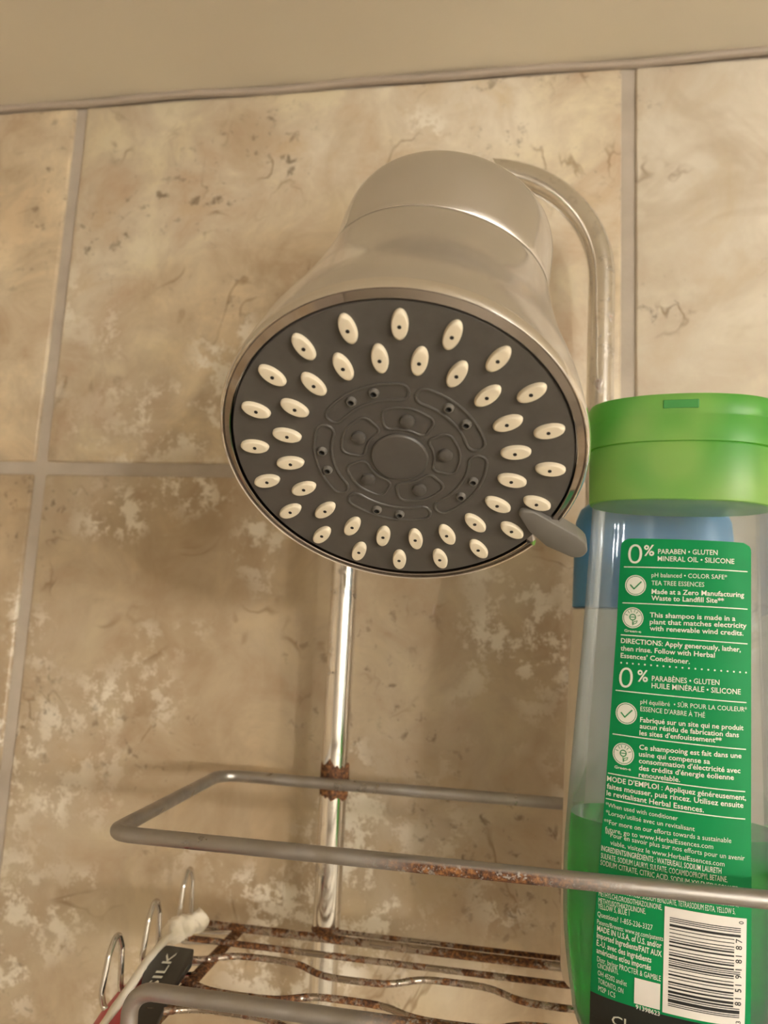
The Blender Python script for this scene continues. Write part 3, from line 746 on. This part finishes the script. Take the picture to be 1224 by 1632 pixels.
def side_digit(bm, ch, s, h, size):
    V_, F_ = text_mesh(ch); ym = max(v[1] for v in V_); xa = min(v[0] for v in V_); vs = []
    for x, y, z in V_: vs.append(bm.verts.new(sfront(s - y / CAPH * size, h + (x - xa) / CAPH * size * .95, .00036)))
    for f in F_:
        try: bm.faces.new([vs[i] for i in f])
        except ValueError: pass
for k, ch in enumerate('81519'): side_digit(bm, ch, .0212, .0243 + k * .0019, .0018)
for k, ch in enumerate('18187'): side_digit(bm, ch, .0212, .0343 + k * .0019, .0018)
side_digit(bm, '3', .0212, .0192, .0014); side_digit(bm, '0', .0216, .0472, .0014)
part('barcode_print', bm, M['blackink'], label, False, label='black bars and digits of the barcode')
# cap: lower skirt and flip lid
bm = bmesh.new(); q = .62
stitch(bm, [sec_pts(w_, w_ * q, h, pe=2.25) for w_, h in ((.0292, .1745), (.0300, .1748), (.0303, .1758), (.0308, .1900), (.0307, .1937), (.0303, .1940))]); part('cap_base', bm, M['cap'], bottle, label='translucent green cap skirt')
bm = bmesh.new(); stitch(bm, [sec_pts(w_, w_ * q, h, pe=2.25) for w_, h in ((.0298, .1935), (.0298, .1942), (.0310, .1944), (.0311, .1950), (.0314, .2030), (.0312, .2034), (.0315, .2040), (.0317, .2090), (.0311, .2103), (.028, .2110), (.015, .2116))]); part('cap_lid', bm, M['cap'], bottle, label='flip lid of the green cap')
bm = bmesh.new()
yf = -.0315 * q
for a, b_ in (((-.0050, yf - .0002, .2052), (.0062, yf + .003, .2082)),):
    box(bm, a, b_, .0003); bmesh.ops.transform(bm, matrix=BM_, verts=bm.verts)
part('thumb_notch', bm, M['capdark'], bottle, False)

# ================================================================== WHITE BOTTLE WITH A BLUE CAP
wb = thing('lotion_bottle', 'white bottle with a blue cap standing behind the clear shampoo bottle', 'bottle', (.0530, -.0600, -.1294))
def rr_ring(w_, d_, z, pe=2.6, n=72):
    P = []
    for k in range(n):
        a = 2 * PI * k / n; c, s = math.cos(a), math.sin(a)
        P.append(Vector((.0530 + math.copysign(abs(c) ** (2 / pe), c) * w_, -.0600 + math.copysign(abs(s) ** (2 / pe), s) * d_, z)))
    return P
bm = bmesh.new()
stitch(bm, [rr_ring(w_, d_, z) for w_, d_, z in ((.0275, .0105, -.1292), (.0305, .0125, -.1283), (.0325, .0138, -.1262), (.0334, .0142, -.122), (.0336, .0143, -.10), (.0330, .0142, -.05), (.0315, .0138, -.01), (.0305, .0135, .0105), (.029, .0125, .0112))]); part('bottle_body', bm, M['milk'], wb, label='white bottle body')
bm = bmesh.new()
stitch(bm, [rr_ring(w_, d_, z) for w_, d_, z in ((.0295, .0130, .0112), (.0306, .0138, .0115), (.0306, .0138, .014), (.0300, .0137, .040), (.0295, .0134, .046), (.0278, .0125, .0505), (.0250, .011, .0528), (.018, .008, .0538))]); part('cap', bm, M['blue'], wb, label='blue cap')

# ================================================================== RAZOR LEFT ON THE CADDY FLOOR
rz = thing('razor', 'pink razor with a frayed cream strip and black SILK sleeve, on the caddy floor', 'razor', (-.125, -.09, -.128))
bm = bmesh.new()
st = [(-.1275, -.045, -.1265), (-.1310, -.052, -.1268), (-.1345, -.060, -.1268), (-.1338, -.070, -.1270), (-.1325, -.088, -.1278), (-.1310, -.100, -.1292), (-.1300, -.115, -.1318), (-.129, -.135, -.136)]
random.seed(3)
sp = []
for (a, b_) in zip(st[:-1], st[1:]):
    for k in range(6): sp.append(Vector(a).lerp(Vector(b_), k / 6))
rad = []
for i, p in enumerate(sp):
    t = i / (len(sp) - 1); base = .0043 if t < .28 else .0043 - (t - .28) / .12 * .0027 if t < .40 else .0016
    rough_ = .0009 if t < .32 else .00015
    rad.append(max(.0009, (.0016 if i == 0 else base) + random.uniform(-rough_, rough_)))
tube(bm, sp, rad, 14)
for v_ in bm.verts:
    if v_.co.y > -.068: v_.co += Vector((random.uniform(-.0009, .0009), random.uniform(-.0009, .0009), random.uniform(-.0006, .0006)))
part('cream_strip', bm, M['cream'], rz, True, 80, label='cream strip with a frayed white end')
# black sleeve: wide flat band, SILK lettering on its upper side
bl = [(-.1325, -.072), (-.1205, -.073), (-.1170, -.088), (-.1115, -.112), (-.1085, -.128), (-.1175, -.128), (-.1245, -.105), (-.1330, -.090)]
bl = [(-.1318, -.0725), (-.1200, -.0730), (-.1165, -.0830), (-.1155, -.1000), (-.1120, -.1180), (-.1090, -.1320), (-.1180, -.1330), (-.1240, -.1100), (-.1320, -.0900)]
ps = fillet([Vector((x, y, 0)) for x, y in bl], .0012, 3, True)
def slz(p): return -.1268 - .07 * (-p.y - .072)
bm = bmesh.new(); cc_ = Vector((-.1215, -.0975, 0))
def sring(s, dz): return [Vector((cc_.x + (p.x - cc_.x) * s, cc_.y + (p.y - cc_.y) * s, slz(p) + dz)) for p in ps]
stitch(bm, [sring(.94, -.0024), sring(1, -.0018), sring(1, -.0004), sring(.95, 0.0)]); slv = part('sleeve', bm, M['sleeve'], rz, True, 50, label='black sleeve printed SILK')
V_, F_ = text_mesh('SILK', 0); xa = min(v[0] for v in V_); xb = max(v[0] for v in V_)
P0 = Vector((-.1222, -.1040, 0)); P1 = Vector((-.1257, -.0785, 0)); dr = (P1 - P0); ln = dr.length; dr.normalize(); up_ = Vector((-dr.y, dr.x, 0)); bm = bmesh.new(); vs = []
for x, y, z in V_:
    p = P0 + dr * ((x - xa) / (xb - xa) * ln) + up_ * (y / CAPH * .0034 - .0012); vs.append(bm.verts.new((p.x, p.y, slz(p) + .00025)))
for f in F_: bm.faces.new([vs[i] for i in f])
part('lettering', bm, M['ink'], slv, False, label='white SILK lettering')
bm = bmesh.new()
tube(bm, [(-.1312, -.0840, -.1362), (-.1304, -.0880, -.1364), (-.1292, -.096, -.1372), (-.1278, -.109, -.1388), (-.1255, -.13, -.1430), (-.123, -.15, -.147), (-.121, -.175, -.153)], [.0045, .0074, .0090, .0095, .0092, .008, .006], 24)
for v_ in bm.verts: v_.co.z = (v_.co.z + .140) * .55 - .1372 + (0 if v_.co.y > -.13 else (v_.co.y + .13) * .1)
part('handle', bm, M['pink'], rz, label='pink plastic handle')
for o in list(bpy.data.objects):
    if o.type == 'EMPTY': o.empty_display_size = .01
bpy.data.curves.remove(FONT)
